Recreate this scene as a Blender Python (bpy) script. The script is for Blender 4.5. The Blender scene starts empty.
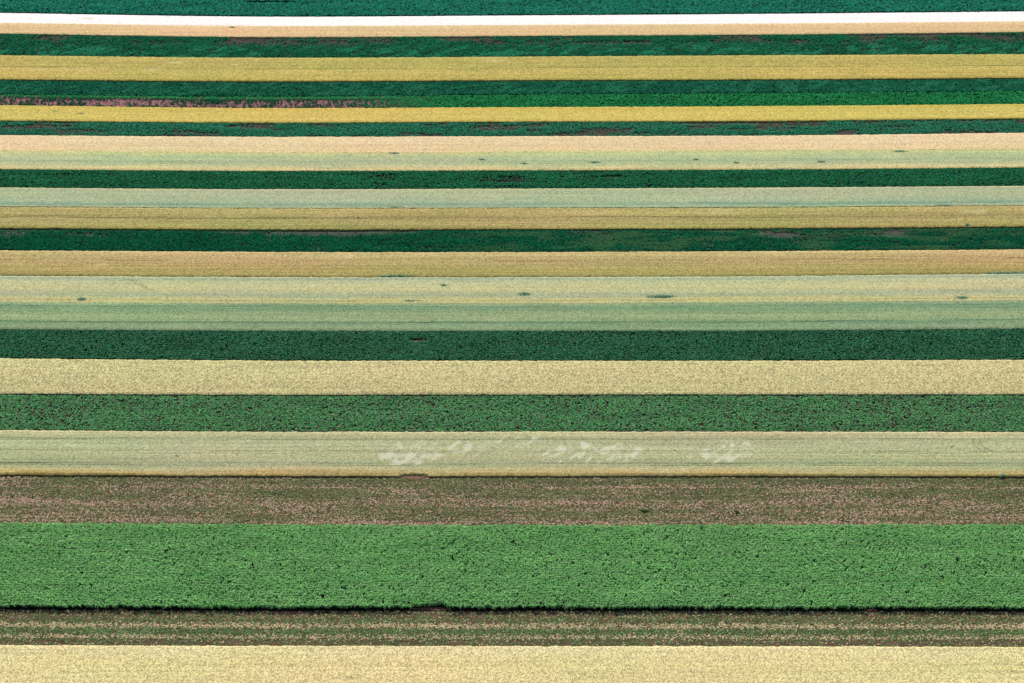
import bpy, math
import numpy as np

rng = np.random.default_rng(7)
C = bpy.context.scene.collection
SC = bpy.context.scene

# ------------------------------------------------------------------ camera model
W_PX, H_PX, F_PX = 1024.0, 683.0, 1422.2
PITCH = math.radians(45.0)
CAM_H = 279.0
SP, CP = math.sin(PITCH), math.cos(PITCH)


def ground(px, py, h=0.0):
    """photo position -> point on the horizontal plane z = h"""
    u = (np.asarray(px, float) - W_PX / 2) / F_PX
    v = (H_PX / 2 - np.asarray(py, float)) / F_PX
    dy, dz = CP + v * SP, -SP + v * CP
    t = (CAM_H - h) / (-dz)
    return u * t, dy * t


def m_per_px(py):
    """metres per pixel (across, in depth) on the ground at that row"""
    x0, y0 = ground(512, py)
    x1, _ = ground(513, py)
    _, y1 = ground(512, py - 1)
    return float(x1 - x0), float(y1 - y0)


# ------------------------------------------------------------------ noise
def _hash(ix, iy, seed):
    n = (ix.astype(np.int64) * 374761393 + iy.astype(np.int64) * 668265263 + seed * 144665) & 0xFFFFFFFF
    n = ((n ^ (n >> 13)) * 1274126177) & 0xFFFFFFFF
    n = (n ^ (n >> 16)) & 0xFFFFFF
    return n.astype(np.float64) / 0xFFFFFF


def vnoise(x, y, seed=0):
    x, y = np.broadcast_arrays(np.asarray(x, float), np.asarray(y, float))
    ix, iy = np.floor(x), np.floor(y)
    fx, fy = x - ix, y - iy
    fx, fy = fx * fx * (3 - 2 * fx), fy * fy * (3 - 2 * fy)
    a, b = _hash(ix, iy, seed), _hash(ix + 1, iy, seed)
    c, d = _hash(ix, iy + 1, seed), _hash(ix + 1, iy + 1, seed)
    return (a * (1 - fx) + b * fx) * (1 - fy) + (c * (1 - fx) + d * fx) * fy


def fbm(x, y, seed=0, o=3):
    s, a, t = 0, 1.0, 0
    for k in range(o):
        s = s + a * vnoise(x * 2 ** k, y * 2 ** k, seed + 31 * k)
        t += a
        a *= 0.5
    return s / t


def sstep(a, b, x):
    t = np.clip((x - a) / (b - a), 0, 1)
    return t * t * (3 - 2 * t)


# ------------------------------------------------------------------ field edges (photo rows at columns 0,256,512,768,1024)
EDGE_X = [0, 256, 512, 768, 1024]
EDGES = [
    [-64, -62, -62, -64, -66],              # 0 far side of the teal field, out of frame
    [12.0, 15.7, 14.6, 12.9, 10.5],         # 1
    [22.5, 25.5, 24.6, 23.2, 21.0],         # 2
    [33.5, 37.0, 36.0, 34.5, 32.0],         # 3
    [55.0, 57.6, 56.5, 55.0, 54.0],         # 4
    [79.3, 81.3, 80.2, 79.4, 77.8],         # 5
    [94.3, 96.6, 94.6, 93.0, 91.0],         # 6
    [105.0, 107.8, 107.0, 105.9, 103.7],    # 7
    [120.5, 122.6, 121.6, 120.8, 118.2],    # 8
    [135.0, 136.5, 136.0, 135.3, 132.6],    # 9
    [151.0, 153.0, 152.2, 151.0, 149.4],    # 10
    [169.0, 170.8, 170.2, 169.3, 167.2],    # 11
    [187.2, 189.0, 188.4, 187.3, 185.6],    # 12
    [206.6, 208.2, 208.0, 207.2, 205.4],    # 13
    [227.8, 229.4, 229.0, 228.2, 226.3],    # 14
    [250.2, 251.6, 251.8, 250.8, 249.2],    # 15
    [275.4, 276.8, 276.8, 275.8, 273.2],    # 16
    [302.4, 303.6, 303.6, 302.4, 300.6],    # 17
    [329.2, 330.6, 330.8, 330.4, 328.4],    # 18
    [358.0, 360.2, 360.4, 360.4, 359.4],    # 19
    [393.4, 394.6, 394.4, 394.3, 394.3],    # 20
    [429.6, 431.2, 431.2, 431.2, 431.4],    # 21
    [474.6, 475.8, 475.8, 475.8, 476.2],    # 22
    [522.0, 524.0, 524.6, 524.4, 524.0],    # 23
    [606.0, 607.2, 607.4, 607.6, 607.8],    # 24
    [644.6, 645.4, 645.6, 645.8, 646.2],    # 25
    [742, 742, 742, 742, 742],              # 26 near side of the bottom field, out of frame
]


def edge_curve(i, h):
    xs, ys = ground(EDGE_X, EDGES[i], h)
    m = np.gradient(ys, xs)

    def f(X):
        X = np.asarray(X, float)
        k = np.clip(np.searchsorted(xs, X) - 1, 0, len(xs) - 2)
        x0, x1 = xs[k], xs[k + 1]
        t = np.clip((X - x0) / (x1 - x0), 0, 1)
        dx = x1 - x0
        y = ((2 * t ** 3 - 3 * t ** 2 + 1) * ys[k] + (t ** 3 - 2 * t ** 2 + t) * dx * m[k]
             + (-2 * t ** 3 + 3 * t ** 2) * ys[k + 1] + (t ** 3 - t ** 2) * dx * m[k + 1])
        y = y + np.where(X < xs[0], (X - xs[0]) * m[0] * 0.4, 0) + np.where(X > xs[-1], (X - xs[-1]) * m[-1] * 0.4, 0)
        return y
    return f


# ------------------------------------------------------------------ materials
TONE = (1.0, 1.0, 1.0)          # dye of the strip being built: multiplies its crop colours


def lin(c, k=1.0):
    r = []
    for v in c:
        v = v / 255.0
        r.append((v / 12.92 if v <= 0.04045 else ((v + 0.055) / 1.055) ** 2.4) * k)
    return (*[min(q * m, 0.9) for q, m in zip(r, TONE)], 1.0)


class NT:
    def __init__(s, name):
        s.m = bpy.data.materials.new(name)
        s.m.use_nodes = True
        s.t = s.m.node_tree
        s.t.nodes.clear()
        s.out = s.n('ShaderNodeOutputMaterial')
        s.pos = s.n('ShaderNodeNewGeometry').outputs['Position']

    def n(s, kind, **kw):
        nd = s.t.nodes.new(kind)
        for k, v in kw.items():
            setattr(nd, k, v)
        return nd

    def link(s, a, b):
        s.t.links.new(a, b)

    def attr(s, name):
        return s.n('ShaderNodeAttribute', attribute_name=name).outputs['Fac']

    def noise(s, scale, detail=2.0, rough=0.5):
        mp = s.n('ShaderNodeMapping')
        mp.inputs['Scale'].default_value = scale
        s.link(s.pos, mp.inputs['Vector'])
        nz = s.n('ShaderNodeTexNoise')
        nz.inputs['Scale'].default_value = 1.0
        nz.inputs['Detail'].default_value = detail
        nz.inputs['Roughness'].default_value = rough
        s.link(mp.outputs[0], nz.inputs['Vector'])
        return nz.outputs['Fac']

    def rng(s, v, a, b, c, d):
        r = s.n('ShaderNodeMapRange')
        for i, q in enumerate((a, b, c, d)):
            r.inputs[i + 1].default_value = q
        s.link(v, r.inputs[0])
        return r.outputs[0]

    def math(s, op, a, b):
        r = s.n('ShaderNodeMath', operation=op)
        for i, q in enumerate((a, b)):
            if isinstance(q, (int, float)):
                r.inputs[i].default_value = q
            else:
                s.link(q, r.inputs[i])
        return r.outputs[0]

    def mix(s, f, a, b, mode='MIX'):
        r = s.n('ShaderNodeMix', data_type='RGBA', blend_type=mode)
        for sock, q in ((r.inputs[0], f), (r.inputs[6], a), (r.inputs[7], b)):
            if isinstance(q, (int, float, tuple)):
                sock.default_value = q
            else:
                s.link(q, sock)
        return r.outputs[2]

    def ramp(s, f, stops):
        r = s.n('ShaderNodeValToRGB')
        e = r.color_ramp.elements
        while len(e) > 1:
            e.remove(e[-1])
        e[0].position, e[0].color = stops[0]
        for p, c in stops[1:]:
            q = e.new(p)
            q.color = c
        s.link(f, r.inputs[0])
        return r.outputs[0]

    def diffuse(s, col, rough=0.9, transl=0.0, spec=0.15):
        b = s.n('ShaderNodeBsdfPrincipled')
        b.inputs['Roughness'].default_value = rough
        b.inputs['Specular IOR Level'].default_value = spec
        s.link(col, b.inputs['Base Color'])
        res = b.outputs[0]
        if transl:
            t = s.n('ShaderNodeBsdfTranslucent')
            s.link(col, t.inputs['Color'])
            mx = s.n('ShaderNodeMixShader')
            mx.inputs[0].default_value = transl
            s.link(res, mx.inputs[1])
            s.link(t.outputs[0], mx.inputs[2])
            res = mx.outputs[0]
        s.link(res, s.out.inputs['Surface'])
        return s.m


def crop_material(name, bands, K, streak=0.25, grain=0.5, patch_col=None, track_col=(90, 85, 55), blotch=0.2, blotch_col=None, drift=0.04):
    """ripening cereal: colour bands across the strip (attribute fv), streaks along the drill rows, grain"""
    t = NT(name)
    fv = t.math('ADD', t.attr('fv'), t.rng(t.noise((0.03, 0.35, 0), 3), 0.2, 0.8, -0.06, 0.06))
    col = t.ramp(fv, [(p, lin(c, K)) for p, c in bands])
    if blotch_col:
        col = t.mix(t.rng(t.noise((0.045, 0.22, 0), 4, 0.6), 0.42, 0.7, 0, blotch), col, lin(blotch_col, K))
    big = t.noise((0.011, 0.05, 0), 3, 0.55)
    col = t.mix(1.0, col, t.ramp(big, [(0.36, (1 + drift, 1 - drift * 0.3, 1 + drift * 0.3, 1)), (0.64, (1 - drift, 1 + drift * 0.2, 1 - drift, 1))]), 'MULTIPLY')
    st = t.noise((0.012, 1.3, 0), 3, 0.6)
    col = t.mix(1.0, col, t.ramp(st, [(0.3, (1 - streak,) * 3 + (1,)), (0.7, (1 + streak * 0.7,) * 3 + (1,))]), 'MULTIPLY')
    g0, g1 = 1 - grain, 1 + grain
    col = t.mix(1.0, col, t.ramp(t.attr('rnd'), [(0.0, (g0 * 0.8, g0 * 0.82, g0 * 0.8, 1)), (0.15, (g0, g0 * 1.03, g0, 1)), (0.55, (1, 0.98, 1.02, 1)), (1, (g1, g1 * 1.01, g1 * 0.98, 1))]), 'MULTIPLY')
    if patch_col:
        col = t.mix(t.attr('patch'), col, lin(patch_col, K))
    col = t.mix(t.attr('track'), col, lin(track_col, K))
    return t.diffuse(col)


def leaf_material(name, dark, light, alt, K, transl=0.15, dull=None):
    """leaves from a dark to a light green, each with its own value; some turned dull, some of the alternate tone"""
    t = NT(name)
    lo = t.noise((0.05, 0.3, 0), 4, 0.6)
    f = t.math('ADD', t.attr('rnd'), t.rng(lo, 0.3, 0.7, -0.15, 0.15))
    dk = tuple(c * 0.5 for c in dark)
    lt = tuple(min(255, c * 1.18 + 6) for c in light)
    col = t.ramp(f, [(0.0, lin(dk, K)), (0.22, lin(dark, K)), (0.8, lin(light, K)), (1.0, lin(lt, K))])
    gm_ = sum(light) / 3
    du = dull or tuple(0.5 * c + 0.5 * gm_ * 1.0 for c in light)
    col = t.mix(t.rng(t.attr('hue'), 0.5, 1.0, 0.0, 0.9), col, lin(du, K))
    col = t.mix(t.attr('tone'), col, lin(alt, K))
    return t.diffuse(col, 0.8, transl, 0.0)


def soil_material(name, a, b, K=0.5, c=None):
    t = NT(name)
    col = t.ramp(t.noise((0.25, 0.9, 0.5), 5, 0.65), [(0.3, lin(a, K)), (0.7, lin(b, K))])
    fn = t.noise((3.5, 4.0, 2), 3, 0.8)
    col = t.mix(1.0, col, t.ramp(fn, [(0.35, (0.55, 0.6, 0.58, 1)), (0.65, (1.4, 1.35, 1.35, 1))]), 'MULTIPLY')
    return t.diffuse(col, spec=0.0)


# ------------------------------------------------------------------ mesh helpers
def mesh_obj(name, verts, faces, mat, parent=None, attrs=None, smooth=False):
    me = bpy.data.meshes.new(name)
    nv, nf = len(verts), len(faces)
    me.vertices.add(nv)
    me.vertices.foreach_set('co', np.ascontiguousarray(verts, np.float32).ravel())
    k = faces.shape[1]
    me.loops.add(nf * k)
    me.loops.foreach_set('vertex_index', np.ascontiguousarray(faces, np.int32).ravel())
    me.polygons.add(nf)
    me.polygons.foreach_set('loop_start', np.arange(0, nf * k, k, dtype=np.int32))
    me.update(calc_edges=True)
    me.polygons.foreach_set('use_smooth', np.full(nf, smooth))
    for an, (dom, vals) in (attrs or {}).items():
        a = me.attributes.new(an, 'FLOAT', dom)
        a.data.foreach_set('value', np.ascontiguousarray(vals, np.float32))
    me.materials.append(mat)
    o = bpy.data.objects.new(name, me)
    C.objects.link(o)
    if parent:
        o.parent = parent
    return o


def tag(o, label, cat, group=None, kind=None):
    o['label'] = label
    o['category'] = cat
    if group:
        o['group'] = group
    if kind:
        o['kind'] = kind
    return o


def empty(name, loc=(0, 0, 0)):
    e = bpy.data.objects.new(name, None)
    C.objects.link(e)
    e.location = loc
    e.empty_display_size = 1
    return e


def ellipse_mask(X, Y, patches, seed=5, soft=False):
    """soft ragged spots; each (px, py, half width px, half height px, strength)"""
    m = np.zeros(np.shape(X))
    for (px, py, rx, ry, s) in patches:
        cx, cy = ground(px, py)
        mx, my = m_per_px(py)
        d = np.sqrt(((X - cx) / (rx * mx)) ** 2 + ((Y - cy) / (ry * my)) ** 2)
        d = d + (fbm(X / 2.2, Y / 1.1, seed, 4) - 0.5) * (1.3 if soft else 0.9)
        k = sstep(1.3, 0.3, d) * (0.35 + 0.65 * sstep(0.38, 0.6, fbm(X / 1.6 + Y * 0.5, Y / 1.3, seed + 9, 3))) if soft else sstep(1.1, 0.7, d)
        m = np.maximum(m, s * k)
    return m


def half_width(i):
    y = EDGES[i][2]
    z = CAM_H / (SP + (y - H_PX / 2) / F_PX * CP)
    return 512 / F_PX * z * 1.22 + 8


def grid_faces(nr, nc):
    a = (np.arange(nr - 1)[:, None] * nc + np.arange(nc - 1)[None, :]).ravel()
    return np.stack([a, a + nc, a + nc + 1, a + 1], 1)


HEIGHT = {}


def field_curves(i, hts, jitter):
    """edges of strip i; each edge stands where the taller of its two neighbours meets it"""
    hf = 0.75 * (max(hts[i - 1], hts[i]) if i > 0 else hts[i])
    hn = 0.75 * (max(hts[i + 1], hts[i]) if i + 1 < len(hts) else hts[i])
    f0, f1 = edge_curve(i, hf), edge_curve(i + 1, hn)

    def far(X):
        return f0(X)

    def near(X):
        return f1(X)
    return far, near


# ------------------------------------------------------------------ cereal strips: one displaced canopy each
def cereal(i, name, mat, h, hts, rough=0.1, tracks=(), patches=(), dips=(), curls=(), gap=0.12, ragged=0.18, soft=''):
    far, near = field_curves(i, hts, 0)
    rough *= 0.65
    hw = half_width(i)
    midy = EDGES[i + 1][2]
    mx, _ = m_per_px(max(0, min(682, midy)))
    d = 1.05 * mx
    nc = int(2 * hw / d) + 1
    X = np.linspace(-hw, hw, nc)
    yf = far(X) - gap + ragged * (fbm(X / 1.1, X * 0, 11 + i) - 0.5) * 2
    yn = near(X) + gap * 0.3 + ragged * (fbm(X / 0.9, X * 0 + 9, 57 + i) - 0.5) * 2
    depth = float(np.mean(yf - yn))
    nr = int(depth / d) + 2
    v = np.linspace(0, 1, nr)
    XX = np.repeat(X[None, :], nr, 0) + rng.uniform(-.3, .3, (nr, nc)) * d
    YY = yf[None, :] * (1 - v[:, None]) + yn[None, :] * v[:, None]
    YY[1:-1] += rng.uniform(-.3, .3, (nr - 2, nc)) * d
    VV = np.repeat(v[:, None], nc, 1)
    dist_edge = np.minimum(VV * depth + (9 if 'f' in soft else 0), (1 - VV) * depth + (9 if 'n' in soft else 0))
    Z = h * (0.94 + 0.12 * fbm(XX / 9, YY / 3, 3 + i)) + rough * rng.normal(0, 0.3, XX.shape)
    Z += rough * 0.9 * (vnoise(XX / 40, YY / 0.45, 91 + i) - 0.5)
    Z -= h * 0.25 * sstep(0.5, 0.0, dist_edge)
    trk = np.zeros_like(Z)
    for (tv, wd, s) in tracks:
        wob = (fbm(XX / 30, XX * 0 + tv * 9, 77) - 0.5) * 0.5
        brk = sstep(0.25, 0.5, vnoise(XX / 14, XX * 0 + tv * 50, 21))
        trk = np.maximum(trk, s * (0.35 + 0.65 * brk) * sstep(wd + 0.22, wd * 0.4, np.abs((VV - tv) * depth - wob)))
    for poly in curls:                                      # tyre marks turned through the crop
        P = np.array([ground(a, b) for a, b in poly], float)
        for a, b in zip(P[:-1], P[1:]):
            ab = b - a
            t = np.clip(((XX - a[0]) * ab[0] + (YY - a[1]) * ab[1]) / (ab @ ab), 0, 1)
            dd = np.hypot(XX - a[0] - t * ab[0], YY - a[1] - t * ab[1])
            trk = np.maximum(trk, (0.22 if i == 16 else 0.4) * sstep(0.3, 0.08, dd))
    pm = patches(XX, YY) if callable(patches) else ellipse_mask(XX, YY, patches, 300 + i, True) if patches else np.zeros_like(Z)
    Z -= trk * min(h * 0.6, 0.45)
    Z -= pm * (0.12 if callable(patches) else 0.3) * h
    if dips:
        Z -= ellipse_mask(XX, YY, dips, 400 + i) * h * 0.8
    Z = np.maximum(Z, 0.06)
    # skirts down to the soil on the long sides
    top = np.stack([XX, YY, Z], -1)
    s0 = top[:1].copy(); s0[..., 2] = 0.0; s0[..., 1] += 0.03
    s1 = top[-1:].copy(); s1[..., 2] = 0.0; s1[..., 1] -= 0.05
    V = np.concatenate([s0, top, s1], 0)
    pad = lambda q: np.concatenate([q[:1], q, q[-1:]], 0)
    o = mesh_obj(name, V.reshape(-1, 3), grid_faces(nr + 2, nc)[:, ::-1], mat,
                 attrs={'fv': ('POINT', pad(VV).ravel()), 'track': ('POINT', pad(trk).ravel()),
                        'patch': ('POINT', pad(pm).ravel()),
                        'rnd': ('FACE', rng.random((nr + 1) * (nc - 1)))}, smooth=False)
    return o


# ------------------------------------------------------------------ leafy strips
def leaves(name, P, a, tilt, l, w, rnd, tone, mat, parent=None):
    n = len(P)
    roll = rng.uniform(-0.4, 0.4, n)
    d = np.stack([np.cos(a) * np.cos(tilt), np.sin(a) * np.cos(tilt), np.sin(tilt)], 1)
    p = np.stack([-np.sin(a) * np.cos(roll), np.cos(a) * np.cos(roll), np.sin(roll)], 1)
    l, w = l[:, None], w[:, None]
    V = np.stack([P - l * d, P + w * p - 0.15 * l * d, P + l * d, P - w * p - 0.15 * l * d], 1).reshape(-1, 3)
    V[:, 2] = np.maximum(V[:, 2], 0.03)
    F = np.arange(4 * n).reshape(-1, 4)
    return mesh_obj(name, V, F, mat, parent, {'rnd': ('FACE', rnd), 'tone': ('FACE', tone), 'hue': ('FACE', rng.random(n))})


def leafy(i, name, plant_name, mat, soilmat, h, hts, lai=1.6, leaf=0.3, rows=0.7, per=5, hvar=0.25,
          dens=None, tone=None, bare=(), gap=0.2, ragged=0.2, edge_full=True, low=0.5, front_rows=1.2, tufts=0.5, holes=0.12, size=1.0):
    """soil bed + plants standing in drill rows; dens(X, Y, V) thins them, bare lists bare spots"""
    far, near = field_curves(i, hts, 0)
    hw = half_width(i)
    root = empty(name, (0, float(near(0)), 0))
    # soil bed
    nc, nr = 160, 12
    X = np.linspace(-hw, hw, nc)
    yf, yn = far(X) + 0.25, near(X) - 0.15
    v = np.linspace(0, 1, nr)
    XX = np.repeat(X[None], nr, 0)
    YY = yf[None] * (1 - v[:, None]) + yn[None] * v[:, None]
    Z = np.full_like(XX, 0.03 + 0.004 * (i % 3))
    V = np.stack([XX, YY, Z], -1).reshape(-1, 3)
    mesh_obj('soil', V - np.array([0, root.location.y, 0]), grid_faces(nr, nc)[:, ::-1], soilmat, root)
    # plants
    depth = float(np.mean(far(X) - near(X)))
    area = 2 * hw * depth
    leaf = leaf * 0.8 * size
    lai = lai * 1.25
    la = leaf * leaf * 0.9 * 0.9
    npl = int(area * lai / la / per)
    nrow = max(2, int(depth / rows))
    r = rng.integers(0, nrow, npl)
    px = rng.uniform(-hw, hw, npl)
    pv = (r + 0.5 + rng.normal(0, tufts * 0.45, npl)) / nrow
    pv = np.clip(pv, 0, 1)
    fy, ny = far(px), near(px)
    fy = fy - gap + ragged * (fbm(px / 1.3, px * 0, 13 + i) - 0.5) * 2
    ny = ny + gap * 0.4 + 0.5 * leaf + ragged * (fbm(px / 1.0, px * 0 + 4, 63 + i) - 0.5) * 2
    py = fy * (1 - pv) + ny * pv
    keep = np.ones(npl)
    if dens:
        keep = keep * dens(px, py, pv)
    if bare:
        keep = keep * (1 - ellipse_mask(px, py, bare, 500 + i))
    # plants missing in small ragged clumps
    keep = keep * np.where(vnoise(px / 0.45, py / 0.38, 41 + i) < holes, 0.15, 1)
    ok = rng.random(npl) < keep
    px, py, pv = px[ok], py[ok], pv[ok]
    prnd = rng.uniform(0.0, 1.0, len(px))
    ph = h * (1 + hvar * 0.6 * (vnoise(px / 1.2, py / 1.0, 71 + i) - 0.5) + rng.normal(0, hvar * 0.35, len(px)))
    tn = tone(px, py, pv) if tone else np.zeros(len(px))
    n = len(px) * per
    rep = lambda q: np.repeat(q, per)
    spread = leaf * 0.8
    d_front = (py - near(px))
    lowz = np.where(rep(d_front) < front_rows, 0.08, low)
    PX = rep(px) + rng.normal(0, spread * 0.5, n)
    PY = rep(py) + rng.normal(0, spread * 0.5, n)
    PZ = rep(ph) * rng.uniform(lowz, 0.97, n) ** 0.8
    if h > 1:                                               # a tall crop's flank: lower leaves stand back under the top ones
        back = near(PX) + 0.2 + 0.3 * (1 - PZ / h) + 0.9 * (vnoise(PX / 0.55, PX * 0 + 4, 63 + i) - 0.5) + 0.5 * (vnoise(PX / 4, PX * 0 + 4, 67) - 0.5)
        PY = np.maximum(PY, np.where(PZ < 0.7 * h, back + 0.1, back - 0.1))
    ang = rng.uniform(0, 2 * math.pi, n)
    tilt = rng.normal(0.1, 0.3, n)
    L = leaf * rng.uniform(0.6, 1.3, n)
    Wd = L * rng.uniform(0.38, 0.6, n)
    P = np.stack([PX, PY - root.location.y, np.maximum(PZ, 0.08)], 1)
    rn = np.clip(0.5 * rep(prnd) + 0.5 * rng.random(n) + 0.12 * rng.normal(0, 1, n), 0, 1)
    leaves(plant_name, P, ang, tilt, L, Wd, rn, np.clip(rep(tn), 0, 1), mat, root)
    return root


def bare_soil(root, px, py, rx, ry, z=0.05, mat=None):
    """a trodden patch of lighter reddish earth in a strip"""
    cx, cy = map(float, ground(px, py))
    mx, my = m_per_px(py)
    n = 40
    a = np.linspace(0, 2 * math.pi, n, endpoint=False)
    rings = []
    for q in (0.0, 0.5, 1.0):
        k = q * (0.75 + 0.5 * fbm(np.cos(a) * 2 + px, np.sin(a) * 2 + py, 600))
        rings.append(np.stack([cx + np.cos(a) * rx * mx * k, cy + np.sin(a) * ry * my * k, np.full(n, z + 0.03 * (1 - q))], 1))
    V = np.concatenate(rings) - np.array([root.location.x, root.location.y, 0])
    j = np.arange(n)
    F = np.concatenate([np.stack([r * n + j, (r + 1) * n + j, (r + 1) * n + (j + 1) % n, r * n + (j + 1) % n], 1) for r in (0, 1)])
    return mesh_obj('bare_soil', V, F, mat or bare_mat, root)


# ------------------------------------------------------------------ heights of the 26 strips, far to near
HT = [0.5, 0.05, 0.6, 0.6, 0.8, 0.5, 0.5, 0.75, 0.5, 0.6, 0.6, 0.65, 0.7, 0.8, 0.55, 0.7, 0.7, 0.8, 0.75, 0.8,
      0.5, 0.75, 0.2, 1.9, 0.2, 0.8]
TONES = [(0.42, 0.694, 0.56), (0.99, 0.965, 0.94), (1.024, 1.043, 0.973), (0.579, 0.741, 0.751), (0.988, 0.958, 0.914), (0.7, 0.826, 0.734), (0.481, 1.055, 0.896), (0.965, 0.965, 0.86), (0.792, 1.0, 0.83), (1.007, 0.994, 0.973), (1.008, 0.967, 0.834), (1.087, 0.823, 0.935), (0.898, 0.898, 0.82), (0.951, 0.99, 0.999), (0.42, 0.729, 0.753), (1.082, 0.988, 1.014), (1.013, 0.982, 0.939), (0.976, 0.976, 0.881), (0.498, 0.593, 0.508), (1.005, 0.995, 0.929), (0.574, 0.861, 0.714), (0.94, 0.943, 0.936), (1.23, 1.061, 1.258), (1.241, 1.363, 1.198), (1.282, 1.333, 1.395), (1.029, 1.05, 1.076)]  # TONES-LINE
KC, KL = 0.62, 1.0
G = 'crop strips lying side by side'
CAT = 'crop strip'


def span(px, a, b, soft=15, row=100):
    """1 between photo columns a and b at that row"""
    xa, xb = float(ground(a, row)[0]), float(ground(b, row)[0])
    s = soft * 0.35
    return sstep(xa - s, xa + s, px) * sstep(xb + s, xb - s, px)


brown_soil = soil_material('soil_dark', (52, 52, 46), (94, 84, 76), 0.7)
tall_shade_soil = soil_material('soil_tall_shade', (26, 32, 28), (64, 50, 42), 0.6)  # near-black: shade between the tall plants is put into the soil colour
soil_twenty = soil_material('soil_twenty', (24, 24, 28), (110, 88, 80), 0.6)
pink_soil = soil_material('soil_pink', (150, 105, 110), (190, 138, 140), 0.65)
bare_mat = soil_material('soil_bare', (112, 76, 62), (158, 112, 94), 0.66)
stub_soil = soil_material('soil_stubble', (66, 66, 44), (134, 112, 84), 0.62)
leaf_shade_soil = soil_material('soil_leaf_shade', (14, 26, 24), (34, 42, 36), 0.6)  # shadowed gaps under dense leaves, painted as very dark greenish soil
mix_soil = soil_material('soil_mixed', (22, 36, 32), (70, 66, 58), 0.6)

TONE = TONES[0]
# 0 teal green field at the top
m = leaf_material('leaf_teal', (14, 104, 88), (64, 170, 146), (30, 120, 100), KL)
o = leafy(0, 'crop_strip', 'plants', m, leaf_shade_soil, HT[0], HT, lai=1.9, leaf=0.36, per=4, bare=[(268, 2.4, 34, 1.0, 1.0)])
tag(o, 'teal green crop field at the very top, above the white strip', CAT, G)

TONE = TONES[1]
# 1 white strip
m = crop_material('bleached_ground', [(0, (255, 252, 248)), (0.5, (255, 250, 245)), (1, (255, 248, 240))], 0.66, 0.08, 0.08, drift=0.02,
                  patch_col=(226, 190, 150))
o = cereal(1, 'crop_strip', m, 0.1, HT, rough=0.03, patches=[(88, 18.6, 8, 0.8, .8), (30, 19, 4, .8, .4), (118, 24, 5, .5, .4)], ragged=0.08)
tag(o, 'thin bright white strip between the teal field and a tan strip', CAT, G)

TONE = TONES[2]
# 2 tan strip
m = crop_material('tan_crop', [(0, (236, 203, 160)), (0.45, (228, 188, 140)), (1, (226, 190, 142))], KC, 0.12, 0.16)
o = cereal(2, 'crop_strip', m, HT[2], HT, rough=0.06)
tag(o, 'orange tan crop strip just below the bright white strip', CAT, G)

TONE = TONES[3]
# 3 dark green with brown bare patches
m = leaf_material('leaf_three', (8, 84, 52), (38, 134, 86), (64, 160, 116), KL)
def dn(x, y, v):
    n = fbm(x / 16, y / 5, 210)
    return 1 - 0.85 * sstep(0.42, 0.62, n) * sstep(0.5, 0.25, v)
def tn(x, y, v):
    return 0.7 * sstep(0.5, 0.65, fbm((x - y * 1.4) / 3.5, y / 2.2, 220, 4)) * sstep(0.3, 0.7, v)
o = leafy(3, 'crop_strip', 'plants', m, brown_soil, HT[3], HT, lai=1.7, leaf=0.34, per=4, dens=dn, tone=tn,
          bare=[(160, 43, 30, 1.6, .7), (110, 36.5, 25, 1.4, .9), (330, 38, 70, 2, .8), (610, 43, 40, 2, .8), (523, 37.5, 15, 1.2, .8), (800, 42, 16, 2.4, .8),
                (950, 35, 50, 1.6, .85), (250, 40, 25, 3, .8), (875, 44, 8, 1, .7), (1010, 44, 18, .8, .5)])
tag(o, 'dark green crop strip with brown bare patches above the broad olive yellow strip', CAT, G)

TONE = TONES[4]
# 4 olive yellow
m = crop_material('olive_yellow_crop', [(0, (206, 190, 104)), (0.25, (192, 176, 96)), (0.5, (196, 182, 98)), (0.6, (210, 188, 104)), (1, (200, 180, 92))],
                  KC, 0.16, 0.26, patch_col=(226, 214, 150), blotch=0.5, blotch_col=(170, 164, 84))
o = cereal(4, 'crop_strip', m, HT[4], HT, rough=0.08, patches=[(152, 71, 9, 2.2, .6), (175, 64, 9, 1.6, .6), (235, 66, 6, 1.6, .6), (492, 61, 12, 2.6, .7),
            (618, 58.5, 7, 1.4, .5), (645, 76, 12, 1, .4), (60, 71, 40, 1.5, .35), (50, 66, 8, 1, .5)],
           tracks=[(0.5, 0.1, 0.25)])
tag(o, 'broad olive yellow strip near the top, with a thin dark line below', CAT, G)

TONE = TONES[5]
# 5 very dark green
m = leaf_material('leaf_five', (8, 76, 56), (38, 124, 92), (62, 140, 108), KL)
tn = lambda x, y, v: 0.55 * sstep(0.5, 0.68, fbm((x - y) / 3, y / 2, 240, 4))
o = leafy(5, 'crop_strip', 'plants', m, leaf_shade_soil, HT[5], HT, lai=1.9, leaf=0.32, per=4, tone=tn, gap=0.5)
tag(o, 'very dark green half strip directly under the broad olive yellow strip', CAT, G)

TONE = TONES[6]
# 6 bright green, pink soil on the left
m = leaf_material('leaf_six', (22, 88, 46), (66, 148, 86), (24, 70, 54), KL)
def dn(x, y, v):
    n = fbm(x / 0.6, y / 0.6, 260, 2)
    pk = span(x, -400, 400, 60, 100) * sstep(0.15, 0.35, v + 0.3 * (fbm(x / 12, y * 0, 262) - 0.5))
    core = span(x, 95, 165, 25, 100) * sstep(1.0, 0.6, v)
    big = fbm(x / 9, y / 3, 263) - 0.5
    return 1 - pk * sstep(0.36, 0.5, n + 0.2 * core + 0.35 * big) * 0.97 - (1 - pk) * 0.7 * sstep(0.6, 0.68, n)
TONE = (1.0, 1.0, 1.0)
st = NT('soil_pink_to_dark')
pinks = st.ramp(st.noise((1.2, 1.2, 1), 3, 0.7), [(0.3, lin((96, 66, 68), 0.66)), (0.65, lin((180, 128, 130), 0.66))])
nx = st.n('ShaderNodeSeparateXYZ')
st.link(st.pos, nx.inputs[0])
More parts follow.
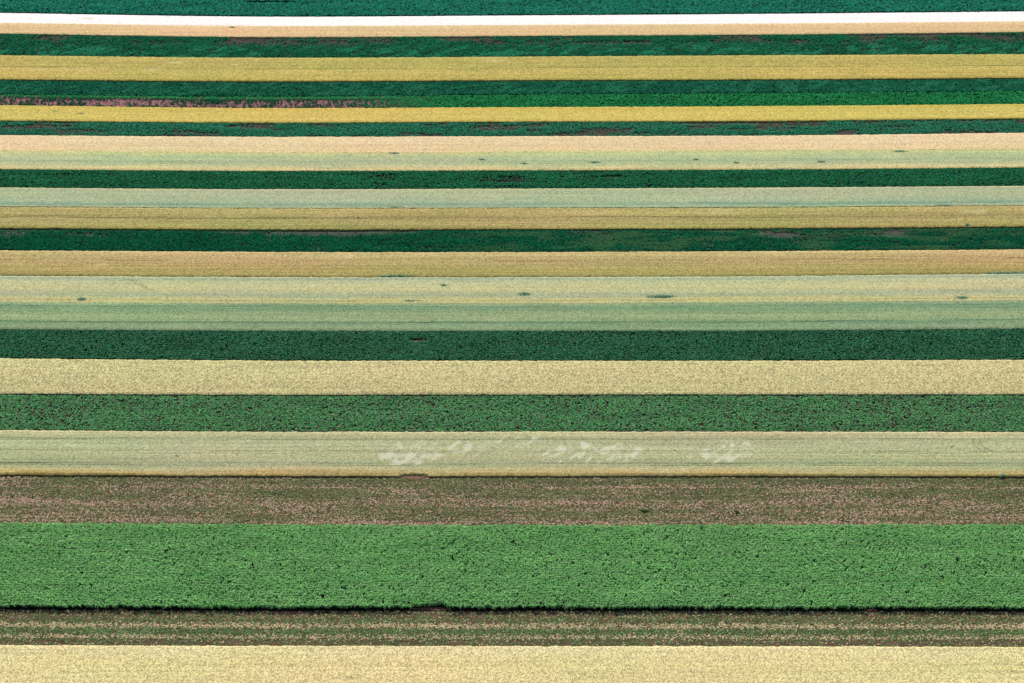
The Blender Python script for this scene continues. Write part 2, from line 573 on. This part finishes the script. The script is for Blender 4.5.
xr = st.rng(nx.outputs[0], float(ground(370, 100)[0]), float(ground(450, 100)[0]), 0, 1)
fade_soil = st.diffuse(st.mix(xr, pinks, lin((20, 34, 28), 0.6)), spec=0.0)
o = leafy(6, 'crop_strip', 'plants', m, fade_soil, HT[6], HT, lai=1.8, leaf=0.27, per=3, dens=dn, tone=lambda x, y, v: 0.85 * span(x, -400, 380, 60, 100) * sstep(0.1, 0.35, v), gap=0.1, holes=0.18)
tag(o, 'bright green half strip whose left end is mottled with pink soil', CAT, G)

TONE = TONES[7]
# 7 bright yellow
m = crop_material('yellow_crop', [(0, (216, 188, 92)), (0.5, (222, 198, 108)), (1, (222, 196, 104))], KC, 0.12, 0.22, patch_col=(226, 214, 140),
                  blotch=0.35, blotch_col=(198, 182, 94))
o = cereal(7, 'crop_strip', m, HT[7], HT, rough=0.08, patches=[(988, 114.6, 6, 1.2, .8), (1018, 114, 5, 1.4, .8)])
tag(o, 'narrow bright golden yellow strip under the pink mottled green strip', CAT, G)

TONE = TONES[8]
# 8 dark green with wavy brown patches
m = leaf_material('leaf_eight', (16, 86, 62), (52, 134, 106), (62, 150, 118), KL)
def dn(x, y, v):
    w = 0.5 + 0.38 * np.sin(x / 13.0 + 3 * fbm(x / 30, x * 0, 280))
    n = fbm(x / 9, y / 2.0, 281)
    return 1 - 0.9 * sstep(0.46, 0.6, n) * sstep(0.25, 0.6, np.abs(v - w) * 1.6)
o = leafy(8, 'crop_strip', 'plants', m, brown_soil, HT[8], HT, lai=1.7, leaf=0.3, per=4, dens=dn,
          bare=[(75, 132, 35, 2.6, .85), (60, 123.5, 26, 1.3, .9), (322, 126, 22, 1.5, .7), (720, 124, 60, 1.6, .9), (545, 122, 20, 1, .8), (535, 131, 10, 2, .8),
                (640, 134, 22, 1.2, .7), (875, 123, 26, 1.8, .8), (960, 122, 60, 1, .7), (185, 132, 24, 1.6, .6), (805, 124, 16, 2, .7)])
tag(o, 'narrow dark green strip with wavy brown gaps between golden yellow and peach strips', CAT, G)

TONE = TONES[9]
# 9 peach
m = crop_material('peach_crop', [(0, (238, 210, 164)), (0.5, (235, 206, 158)), (0.85, (232, 204, 152)), (1, (220, 206, 145))], KC, 0.1, 0.18,
                  patch_col=(214, 212, 140), blotch=0.3, blotch_col=(240, 216, 178))
o = cereal(9, 'crop_strip', m, HT[9], HT, rough=0.035, soft='n', tracks=[(0.6, 0.08, 0.12)], patches=[(285, 139, 20, 2, .5)])
tag(o, 'pale peach crop strip below the narrow strip with wavy brown gaps', CAT, G)

TONE = TONES[10]
# 10 pale grey green
m = crop_material('pale_green_crop', [(0, (214, 208, 142)), (0.2, (196, 206, 156)), (0.5, (176, 190, 152)), (0.7, (186, 194, 152)), (0.84, (214, 206, 154)), (1, (222, 204, 146))],
                  KC, 0.14, 0.2, blotch=0.4, blotch_col=(160, 180, 150))
o = cereal(10, 'crop_strip', m, HT[10], HT, rough=0.035, tracks=[(0.55, 0.08, 0.12)], gap=-0.05, soft='f')
tag(o, 'pale grey green crop strip with a buff lower edge below the peach strip', CAT, G)

TONE = TONES[11]
# 11 dark green
m = leaf_material('leaf_eleven', (4, 82, 44), (34, 132, 78), (44, 138, 90), KL)
dn = lambda x, y, v: 1 - 0.8 * sstep(0.58, 0.7, fbm(x / 10, y / 1.2, 300)) * span(x, 330, 680, 60, 178)
o = leafy(11, 'crop_strip', 'plants', m, mix_soil, HT[11], HT, lai=1.9, leaf=0.3, per=4, dens=dn,
          bare=[(60, 175.4, 26, 1, .85), (115, 175.6, 14, .8, .7), (5, 175, 20, 1, .7), (612, 177, 12, 2.4, .8), (645, 175.4, 12, .9, .7), (640, 187, 40, .7, .6), (470, 176, 16, .8, .5), (20, 170.8, 30, .7, .7)])
tag(o, 'even dark green strip sandwiched between two pale grey green strips', CAT, G)

TONE = TONES[12]
# 12 pale teal
m = crop_material('pale_teal_crop', [(0, (206, 202, 158)), (0.15, (180, 190, 154)), (0.45, (186, 194, 156)), (0.7, (172, 190, 158)), (0.84, (132, 166, 142)), (0.9, (160, 184, 150)), (1, (176, 188, 150))],
                  KC, 0.12, 0.2, blotch=0.45, blotch_col=(204, 202, 158))
o = cereal(12, 'crop_strip', m, HT[12], HT, rough=0.035, soft='n')
tag(o, 'pale bluish green strip with a teal line, directly above an old gold strip', CAT, G)

TONE = TONES[13]
# 13 old gold
m = crop_material('old_gold_crop', [(0, (198, 176, 112)), (0.3, (192, 170, 106)), (0.5, (176, 158, 98)), (0.6, (190, 168, 106)), (0.85, (178, 164, 98)), (1, (192, 170, 92))],
                  KC, 0.22, 0.28, patch_col=(222, 204, 150), blotch=0.6, blotch_col=(168, 160, 84), drift=0.07)
o = cereal(13, 'crop_strip', m, HT[13], HT, rough=0.1, tracks=[(0.46, 0.06, 0.25), (0.52, 0.06, 0.25), (0.66, 0.06, 0.15)],
           patches=[(975, 213, 14, 3, .5), (720, 213, 14, 3, .35), (590, 220, 12, 2, .3)])
tag(o, 'old gold strip lying above the darkest green strip with brown patches', CAT, G)

TONE = TONES[14]
# 14 darkest green
m = leaf_material('leaf_fourteen', (4, 70, 42), (28, 116, 72), (92, 118, 74), KL)
def dn(x, y, v):
    n = fbm(x / 14, y / 3, 320)
    return 1 - 0.8 * sstep(0.56, 0.68, n) * sstep(0.45, 0.2, v) - 0.55 * span(x, 690, 960, 50, 240) * sstep(0.47, 0.58, fbm(x / 12, y / 2.5, 322)) * sstep(0.8, 0.5, v)
def tn(x, y, v):
    return 0.75 * span(x, 480, 1010, 60, 240) * sstep(0.45, 0.6, fbm(x / 9, y / 2, 325))
o = leafy(14, 'crop_strip', 'plants', m, soil_material('soil_fourteen', (84, 72, 60), (132, 108, 94), 0.78), HT[14], HT, lai=1.9, leaf=0.3, per=4, dens=dn, tone=tn, gap=0.5,
          bare=[(325, 233.2, 72, 3.6, .97), (235, 233.2, 20, 2.6, .9), (385, 232.2, 40, 2.8, .95), (893, 234, 12, 4, .75), (30, 235, 25, 1.6, .4), (440, 248.5, 40, .9, .6), (710, 248.5, 20, .9, .7),
                (946, 246, 22, 1.2, .7), (320, 247, 15, 1.6, .5), (60, 229.8, 200, .7, .5)])
tag(o, 'darkest green strip, brown and ragged along its upper edge between two gold strips', CAT, G)

TONE = TONES[15]
# 15 gold over olive
m = crop_material('gold_olive_crop', [(0, (208, 190, 130)), (0.25, (192, 174, 114)), (0.45, (186, 164, 108)), (0.6, (180, 166, 100)), (0.85, (170, 160, 90)), (1, (162, 156, 88))],
                  KC, 0.2, 0.26, patch_col=(222, 202, 148), blotch=0.3, blotch_col=(176, 166, 96), drift=0.05)
o = cereal(15, 'crop_strip', m, HT[15], HT, rough=0.09, tracks=[(0.38, 0.08, 0.3)],
           patches=[(100, 266, 6, 2.4, .6), (345, 256, 14, 3, .45), (150, 266, 10, 2, .3), (425, 255, 10, 1.5, .3)])
tag(o, 'gold strip turning olive along its lower edge, under the darkest green strip', CAT, G)

TONE = TONES[16]
# 16 pale yellow banded
m = crop_material('pale_banded_crop', [(0, (196, 200, 156)), (0.1, (166, 182, 150)), (0.2, (196, 198, 148)), (0.45, (206, 200, 144)), (0.62, (182, 186, 142)), (0.72, (166, 176, 138)),
                                       (0.82, (194, 192, 134)), (0.93, (202, 194, 128)), (1, (190, 190, 134))],
                  KC, 0.12, 0.22, patch_col=(198, 196, 148), blotch=0.35, blotch_col=(180, 190, 150))
o = cereal(16, 'crop_strip', m, HT[16], HT, rough=0.07, soft='n', tracks=[(0.92, 0.05, 0.2)],
           curls=[[(112, 287), (117, 283.5), (128, 281.6), (138, 283), (145, 289), (154, 292.5)], [(131, 282), (138, 286.5), (148, 291.5)]])
tag(o, 'pale yellow strip dotted with a few dark weed clumps', CAT, G)

TONE = TONES[17]
# 17 mid green banded
m = crop_material('mid_green_crop', [(0, (162, 178, 134)), (0.12, (124, 158, 122)), (0.3, (132, 160, 120)), (0.5, (158, 176, 130)), (0.64, (146, 168, 124)), (0.73, (108, 142, 110)),
                                     (0.8, (134, 160, 124)), (1, (146, 168, 130))],
                  KC, 0.16, 0.24, blotch=0.35, blotch_col=(160, 172, 126), track_col=(90, 120, 95))
o = cereal(17, 'crop_strip', m, HT[17], HT, rough=0.08, tracks=[(0.72, 0.08, 0.3), (0.15, 0.08, 0.2)], gap=-0.05, soft='f')
tag(o, 'sage green strip with darker lines, lying below the weedy pale yellow strip', CAT, G)

TONE = TONES[18]
# 18 dark green
m = leaf_material('leaf_eighteen', (8, 70, 44), (60, 142, 102), (40, 120, 80), KL, dull=(128, 158, 132))
o = leafy(18, 'crop_strip', 'plants', m, leaf_shade_soil, HT[18], HT, lai=1.9, leaf=0.27, per=4, holes=0.08,
          bare=[(418, 341, 9, 1.6, .9), (395, 337, 14, 3, .35), (345, 331.6, 120, .6, .6), (950, 333, 200, .5, .4)])
bare_soil(o, 418, 341, 8, 1.0, 0.06)
tag(o, 'dark green speckled strip above the tan strip in the middle', CAT, G)

TONE = TONES[19]
# 19 tan
m = crop_material('wheat_tan', [(0, (214, 202, 146)), (0.5, (208, 194, 142)), (0.8, (200, 188, 136)), (1, (206, 194, 138))], KC, 0.1, 0.4,
                  blotch=0.3, blotch_col=(196, 180, 134))
o = cereal(19, 'crop_strip', m, HT[19], HT, rough=0.06)
tag(o, 'plain buff tan wheat strip between two speckled green strips', CAT, G)

TONE = TONES[20]
# 20 mid green, soil specks
m = leaf_material('leaf_twenty', (36, 96, 54), (106, 164, 98), (60, 130, 70), KL, dull=(160, 150, 136))
dn = lambda x, y, v: 1 - 0.6 * sstep(0.56, 0.66, fbm(x / 0.5, y / 0.5, 380)) - 0.2 * sstep(0.5, 0.7, fbm(x / 20, y / 5, 381))
o = leafy(20, 'crop_strip', 'plants', m, soil_twenty, HT[20], HT, lai=1.6, leaf=0.26, per=4, dens=dn, gap=0.35,
          bare=[(412, 396.5, 12, 1.1, .95)])
bare_soil(o, 412, 396.6, 11, 0.9, 0.06)
tag(o, 'medium green strip freckled with soil, directly below the plain tan wheat', CAT, G)

TONE = TONES[21]
# 21 pale with lodged patches
m = crop_material('pale_wheat', [(0, (214, 200, 152)), (0.08, (206, 196, 146)), (0.16, (180, 180, 132)), (0.32, (192, 192, 144)), (0.5, (196, 194, 144)), (0.6, (190, 188, 138)), (0.72, (172, 176, 130)),
                                 (0.82, (184, 184, 136)), (0.87, (206, 190, 134)), (0.95, (200, 176, 108)), (1, (160, 134, 72))],
                  KC, 0.18, 0.24, patch_col=(234, 230, 200), blotch=0.35, blotch_col=(178, 184, 142), track_col=(120, 125, 85))
def flattened(X, Y):
    """wispy swathes of laid, bleached straw, combed slantwise by the wind"""
    env = np.zeros_like(X)
    for (px, py, rx, ry, k) in [(425, 452, 62, 13, 1.0), (405, 460, 30, 8, .8), (515, 443, 32, 9, .7), (592, 455, 58, 13, 1.0), (572, 462, 34, 6, .9), (712, 457, 40, 11, 1.0), (732, 447, 20, 8, .9), (850, 440, 30, 6, .25), (80, 443, 40, 8, .2)]:
        cx, cy = ground(px, py)
        mx, my = m_per_px(py)
        env = np.maximum(env, k * sstep(1.2, 0.4, np.hypot((X - cx) / (rx * mx), (Y - cy) / (ry * my))))
    a, b = X * 0.75 + Y * 0.66, -X * 0.66 + Y * 0.75
    n = 0.7 * fbm(a / 1.9, b / 1.1, 811, 3) + 0.3 * fbm(X / 9, Y / 5, 812, 2)
    return 0.62 * sstep(0.47, 0.68, n + 0.16 * (env - 0.6)) * sstep(0.0, 0.5, env)


o = cereal(21, 'crop_strip', m, HT[21], HT, rough=0.1, patches=flattened, gap=0.15,
           tracks=[(0.19, 0.05, 0.22), (0.23, 0.04, 0.12), (0.47, 0.05, 0.25), (0.51, 0.04, 0.15), (0.745, 0.05, 0.3), (0.785, 0.05, 0.26)],
           curls=[[(972, 441), (974, 447), (978, 451), (984, 455)], [(979, 442), (981, 447), (985, 450.5), (992, 454)]],
           dips=[(414, 477, 16, 1.6, .8)])
tag(o, 'pale sage wheat strip with whitish flattened patches and a yellow lower edge', CAT, G)

TONE = TONES[22]
# 22 brown with sparse young plants
m = leaf_material('leaf_young', (56, 84, 44), (106, 126, 76), (184, 160, 130), KL, dull=(136, 132, 94))
def dn(x, y, v):
    return 0.75 + 0.25 * fbm(x / 3, y / 1.0, 400)
def tn(x, y, v):
    b = np.interp(v, [0, 0.03, 0.1, 0.17, 0.21, 0.25, 0.42, 0.5, 0.56, 0.62, 0.74, 0.8, 0.86, 0.91, 0.95, 1.0],
                  [0.3, 0.05, 0.1, 0.35, 0.5, 0.15, 0.2, 0.5, 0.6, 0.35, 0.3, 0.5, 0.3, 0.55, 0.2, 0.25])
    big = fbm(x / 26, y / 5, 402)
    streak = fbm(x / 14, y / 0.6, 403, 2)
    left = span(x, -400, 190, 60, 500)
    p = 0.95 * b - 0.05 + 0.9 * (streak - 0.5) + 0.55 * (big - 0.5) + 0.14 * left
    return (rng.random(len(x)) < p) * rng.uniform(0.6, 1.0, len(x))
o = leafy(22, 'crop_strip', 'seedlings', m, stub_soil, HT[22], HT, lai=1.2, leaf=0.23, per=3, rows=0.5, dens=dn, tone=tn, gap=0.15, low=0.2, holes=0.3, bare=[(412, 478, 18, 1.4, 1), (420, 522.6, 12, 1.4, .9)])
bare_soil(o, 412, 477.6, 17, 1.3, 0.06)
bare_soil(o, 424, 523.2, 9, 0.8, 0.06)
tag(o, 'brown strip of bare soil and sparse young plants above the bright green field', CAT, G)

TONE = TONES[23]
# 23 tall bright green
m = leaf_material('leaf_maize', (66, 114, 60), (112, 156, 92), (70, 128, 66), KL, 0.12)
dn = lambda x, y, v: 1 - 0.5 * sstep(0.64, 0.72, fbm(x / 1.2, y / 0.9, 420)) * (0.5 + sstep(0.4, 0.6, fbm(x / 30, y / 5, 421)))
o = leafy(23, 'crop_strip', 'tall_plants', m, tall_shade_soil, HT[23], HT, lai=2.6, leaf=0.23, per=6, hvar=0.09, dens=dn, gap=0.25, tone=lambda x, y, v: 0.3 * sstep(0.45, 0.7, fbm(x / 14, y / 0.8, 424)), low=0.4, ragged=0.4, front_rows=1.6, holes=0.1,
          bare=[(432, 609.4, 19, 2.6, 1), (121, 610, 5, 2.4, .9), (870, 610, 6, 2.5, .9)])
bare_soil(o, 432, 609.0, 20, 1.5, 0.06)
bare_soil(o, 121, 609.6, 6, 1.2, 0.06)
bare_soil(o, 870, 610.2, 7, 1.0, 0.06)
tag(o, 'widest field, tall bright green crop with a black shadowed front edge', CAT, G)

TONE = TONES[24]
# 24 banded brown and green
m = leaf_material('leaf_low', (48, 80, 42), (88, 118, 66), (190, 164, 126), KL, dull=(112, 102, 74))
V24 = [0, 0.1, 0.2, 0.26, 0.32, 0.36, 0.42, 0.46, 0.5, 0.54, 0.62, 0.66, 0.71, 0.74, 0.78, 0.81, 0.85, 1.0]
B24 = [0.4, 0.35, 0.3, 0.2, 0.15, 0.35, 0.8, 0.75, 0.4, 0.06, 0.03, 0.1, 0.45, 0.55, 0.5, 0.15, 0.12, 0.12]
D24 = [0.3, 0.32, 0.4, 0.6, 0.6, 0.7, 0.9, 0.9, 1.0, 1.0, 1.0, 1.0, 0.9, 0.9, 0.9, 0.45, 0.3, 0.3]
def dn(x, y, v):
    return np.interp(v, V24, D24) * (0.8 + 0.4 * fbm(x / 5, y / 0.8, 440))
def tn(x, y, v):
    p = np.interp(v + 0.03 * (fbm(x / 8, y * 0, 441) - 0.5), V24, B24) * (0.6 + 0.8 * fbm(x / 6, y / 1.5, 442))
    return (rng.random(len(x)) < p) * rng.uniform(0.55, 1.0, len(x)) * np.where(v < 0.33, 0.6, 1)
band_soil = soil_material('soil_banded', (72, 58, 44), (116, 92, 72), 0.6)
o = leafy(24, 'crop_strip', 'seedlings', m, band_soil, HT[24], HT, lai=1.3, leaf=0.23, per=3, rows=0.4, dens=dn, tone=tn, gap=0.05, low=0.2, holes=0.2,
          bare=[(292, 613, 22, 1.2, .9), (60, 613, 40, 1.5, .5)])
bare_soil(o, 292, 613, 22, 1.0, 0.06)
tag(o, 'narrow brown and green banded strip above the bottom wheat field', CAT, G)

TONE = TONES[25]
# 25 light yellow wheat at the bottom
m = crop_material('light_wheat', [(0, (232, 214, 156)), (0.2, (226, 208, 142)), (0.5, (228, 208, 148)), (1, (222, 206, 140))], KC, 0.12, 0.36,
                  patch_col=(160, 156, 100), blotch=0.3, blotch_col=(216, 196, 124))
o = cereal(25, 'crop_strip', m, HT[25], HT, rough=0.06, patches=[(345, 680, 12, 2.4, .45), (60, 681, 14, 2, .4), (700, 674, 10, 2, .2), (48, 668, 5, 3, .2)])
tag(o, 'light straw yellow wheat field along the bottom of the picture', CAT, G)

TONE = (1.0, 1.0, 1.0)
# ------------------------------------------------------------------ weed clumps standing in the pale strips
weed_mat = leaf_material('leaf_weed', (78, 124, 100), (124, 164, 126), (60, 110, 80), 0.95)
weed_green = leaf_material('leaf_weed_green', (40, 70, 36), (70, 104, 52), (60, 110, 80), 0.9)
weed_pale = leaf_material('leaf_weed_pale', (92, 132, 106), (134, 166, 128), (60, 110, 80), 0.95)
weeds = [
    (82, 299.2, 5, 2.0, 1.0, 'round weed clump at the left end of the pale yellow strip'),
    (443.5, 285.4, 4.5, 1.6, 1.0, 'small weed clump high in the pale yellow strip, left of its neighbour'),
    (524, 294.2, 7, 1.8, 1.1, 'weed clump near the middle of the pale yellow strip'),
    (661, 296.6, 16, 1.9, 1.1, 'longest and darkest weed patch in the pale yellow strip'),
    (961, 297.6, 8, 1.6, 1.0, 'weed patch at the right end of the pale yellow strip'),
    (398, 275.6, 22, 0.9, 0.9, 'thin dark weed streak on the border of the gold and pale yellow strips'),
    (1008, 272.8, 26, 0.9, 0.9, 'thin dark weed streak on the border under the gold strip at right edge'),
    (410, 301.0, 14, 0.7, 0.9, 'thin weed streak between the pale yellow strip and the sage strip'),
    (395, 207.2, 16, 0.8, 0.9, 'teal weed streak at the lower edge of the pale bluish green strip, mid left'),
    (945, 205.6, 14, 0.7, 0.9, 'teal weed streak at the lower edge of the pale bluish green strip, right'),
    (394, 153.2, 7, 0.9, 0.9, 'weed clump on the line between the peach and pale grey green strips, left'),
    (482, 159.4, 4, 0.7, 0.9, 'tiny weed clump in the pale grey green strip below the peach one, centre left'),
    (524, 163.4, 5, 0.8, 0.9, 'low weed clump in the pale grey green strip, at its centre'),
    (594, 162.2, 7, 1.0, 0.9, 'widest weed clump in the pale grey green strip below the peach one'),
    (696, 159.4, 4, 0.6, 0.9, 'faint weed speck in the pale grey green strip, right of centre'),
    (736, 162.6, 3, 0.8, 0.9, 'dot sized weed clump in the pale grey green strip, farther right'),
    (821, 161.6, 5, 0.7, 0.9, 'small weed streak in the pale grey green strip near its right third'),
    (900, 151.2, 9, 0.7, 0.9, 'weed streak on the line between the peach and pale grey green strips, right'),
    (783, 169.4, 6, 0.8, 0.9, 'weeds on the lower buff edge of the pale grey green strip'),
    (219, 211.4, 4, 0.9, 0.9, 'green weed clump in the upper left of the old gold strip'),
    (967, 225.2, 3.4, 1.3, 1.2, 'little bush at the lower right edge of the old gold strip'),
    (358, 217.8, 3, 0.7, 0.9, 'dark weed dot near the middle line of the old gold strip'),
    (55, 111.4, 6, 0.8, 0.9, 'upper of two green weed clumps in the golden yellow strip'),
    (81, 113.6, 8, 1.2, 0.9, 'lower of two green weed clumps in the golden yellow strip'),
    (232, 27.2, 4, 0.7, 0.9, 'single weed clump in the orange tan strip below the white one'),
    (177, 456, 5, 0.9, 0.9, 'weed clump in the left of the whitish patched pale wheat strip'),
    (1003, 475.4, 3, 1.1, 1.0, 'dark round bush on the yellow lower edge of the pale wheat, right'),
    (952, 447.2, 4, 0.8, 0.9, 'faint weeds beside the curved tyre marks in the pale wheat strip'),
    (737, 511.4, 1.5, 0.6, 0.6, 'single dark plant tuft on the right of the brown strip'),
    (645, 509.6, 5, 0.4, 0.4, 'short green weed streak in the brown strip right of centre'),
]
for (px, py, rx, ry, h, lab) in weeds:
    cx, cy = map(float, ground(px, py, 0.6))
    mx, my = m_per_px(py)
    rx, ry = rx * mx, max(ry * my, 0.45 if py < 480 else 0.25)
    n = int(max(120, rx * ry * 3.1 * 60))
    r = np.sqrt(rng.random(n)) ** 1.3
    a = rng.uniform(0, 2 * math.pi, n)
    x, y = r * np.cos(a) * rx, r * np.sin(a) * ry
    keep = fbm((x + cx) / 0.9, (y + cy) / 0.7, 900) > 0.02 + 0.3 * r
    x, y, r = x[keep], y[keep], r[keep]
    n = len(x)
    z = (0.28 + (h - 0.25) * (1 - 0.45 * r) * rng.uniform(0.4, 1.0, n))
    o = leaves('weed_clump', np.stack([x, y, z], 1), rng.uniform(0, 6.28, n), rng.normal(0.3, 0.4, n),
               rng.uniform(0.14, 0.3, n), rng.uniform(0.06, 0.13, n), rng.random(n), np.zeros(n), weed_green if py > 500 else weed_pale if py < 170 or 440 < py < 460 else weed_mat)
    o.location = (cx, cy, 0)
    tag(o, lab, 'weeds', 'weed clumps standing in the strips')

# ------------------------------------------------------------------ ground to the horizon
t = NT('ground_earth')
col = t.ramp(t.noise((0.002, 0.03, 0), 4), [(0.35, lin((60, 92, 52), 0.9)), (0.5, lin((128, 118, 78), 0.6)), (0.65, lin((190, 170, 110), 0.6))])
col = t.mix(t.rng(t.noise((1.2, 1.2, 1), 4, 0.6), 0.3, 0.7, 0.0, 0.6), col, lin((84, 68, 56), 0.7))
gm = t.diffuse(col)
S = 12000.0
xs = np.array([-S, -2000, -500, -200, 0, 200, 500, 2000, S])
ys = np.array([-S, -2000, -300, 100, 500, 900, 2000, S])
XX, YY = np.meshgrid(xs, ys)
g = mesh_obj('ground', np.stack([XX, YY, XX * 0], -1).reshape(-1, 3), grid_faces(len(ys), len(xs))[:, ::-1], gm)
g['kind'] = 'structure'
g['label'] = 'bare brown earth between and beyond the crop strips'

# ------------------------------------------------------------------ light
SUN_EL, SUN_AZ = 48.0, 18.0
w = bpy.data.worlds.new('World')
SC.world = w
w.use_nodes = True
nt = w.node_tree
nt.nodes.clear()
sky = nt.nodes.new('ShaderNodeTexSky')
sky.sky_type = 'NISHITA'
sky.sun_disc = False
sky.sun_elevation = math.radians(SUN_EL)
sky.sun_rotation = math.radians(360 - SUN_AZ)
sky.altitude = 200
bg = nt.nodes.new('ShaderNodeBackground')
bg.inputs[1].default_value = 0.1
ow = nt.nodes.new('ShaderNodeOutputWorld')
nt.links.new(sky.outputs[0], bg.inputs[0])
nt.links.new(bg.outputs[0], ow.inputs[0])
sl = bpy.data.lights.new('sun', 'SUN')
sl.energy = 4.0
sl.angle = math.radians(0.53)
sl.color = (1.0, 0.96, 0.9)
so = bpy.data.objects.new('sun', sl)
C.objects.link(so)
so.rotation_euler = (-math.radians(90 - SUN_EL), 0, math.radians(SUN_AZ))

# ------------------------------------------------------------------ camera
cd = bpy.data.cameras.new('camera')
cd.sensor_fit = 'HORIZONTAL'
cd.sensor_width = 36
cd.lens = 50
cd.clip_start = 1
cd.clip_end = 30000
co = bpy.data.objects.new('camera', cd)
C.objects.link(co)
co.location = (0, 0, CAM_H)
co.rotation_euler = (PITCH, 0, 0)
SC.camera = co

SC.view_settings.view_transform = 'Standard'
SC.view_settings.look = 'None'
SC.view_settings.exposure = 0.5
SC.view_settings.gamma = 1.0
SC.cycles.max_bounces = 6
SC.cycles.use_adaptive_sampling = True
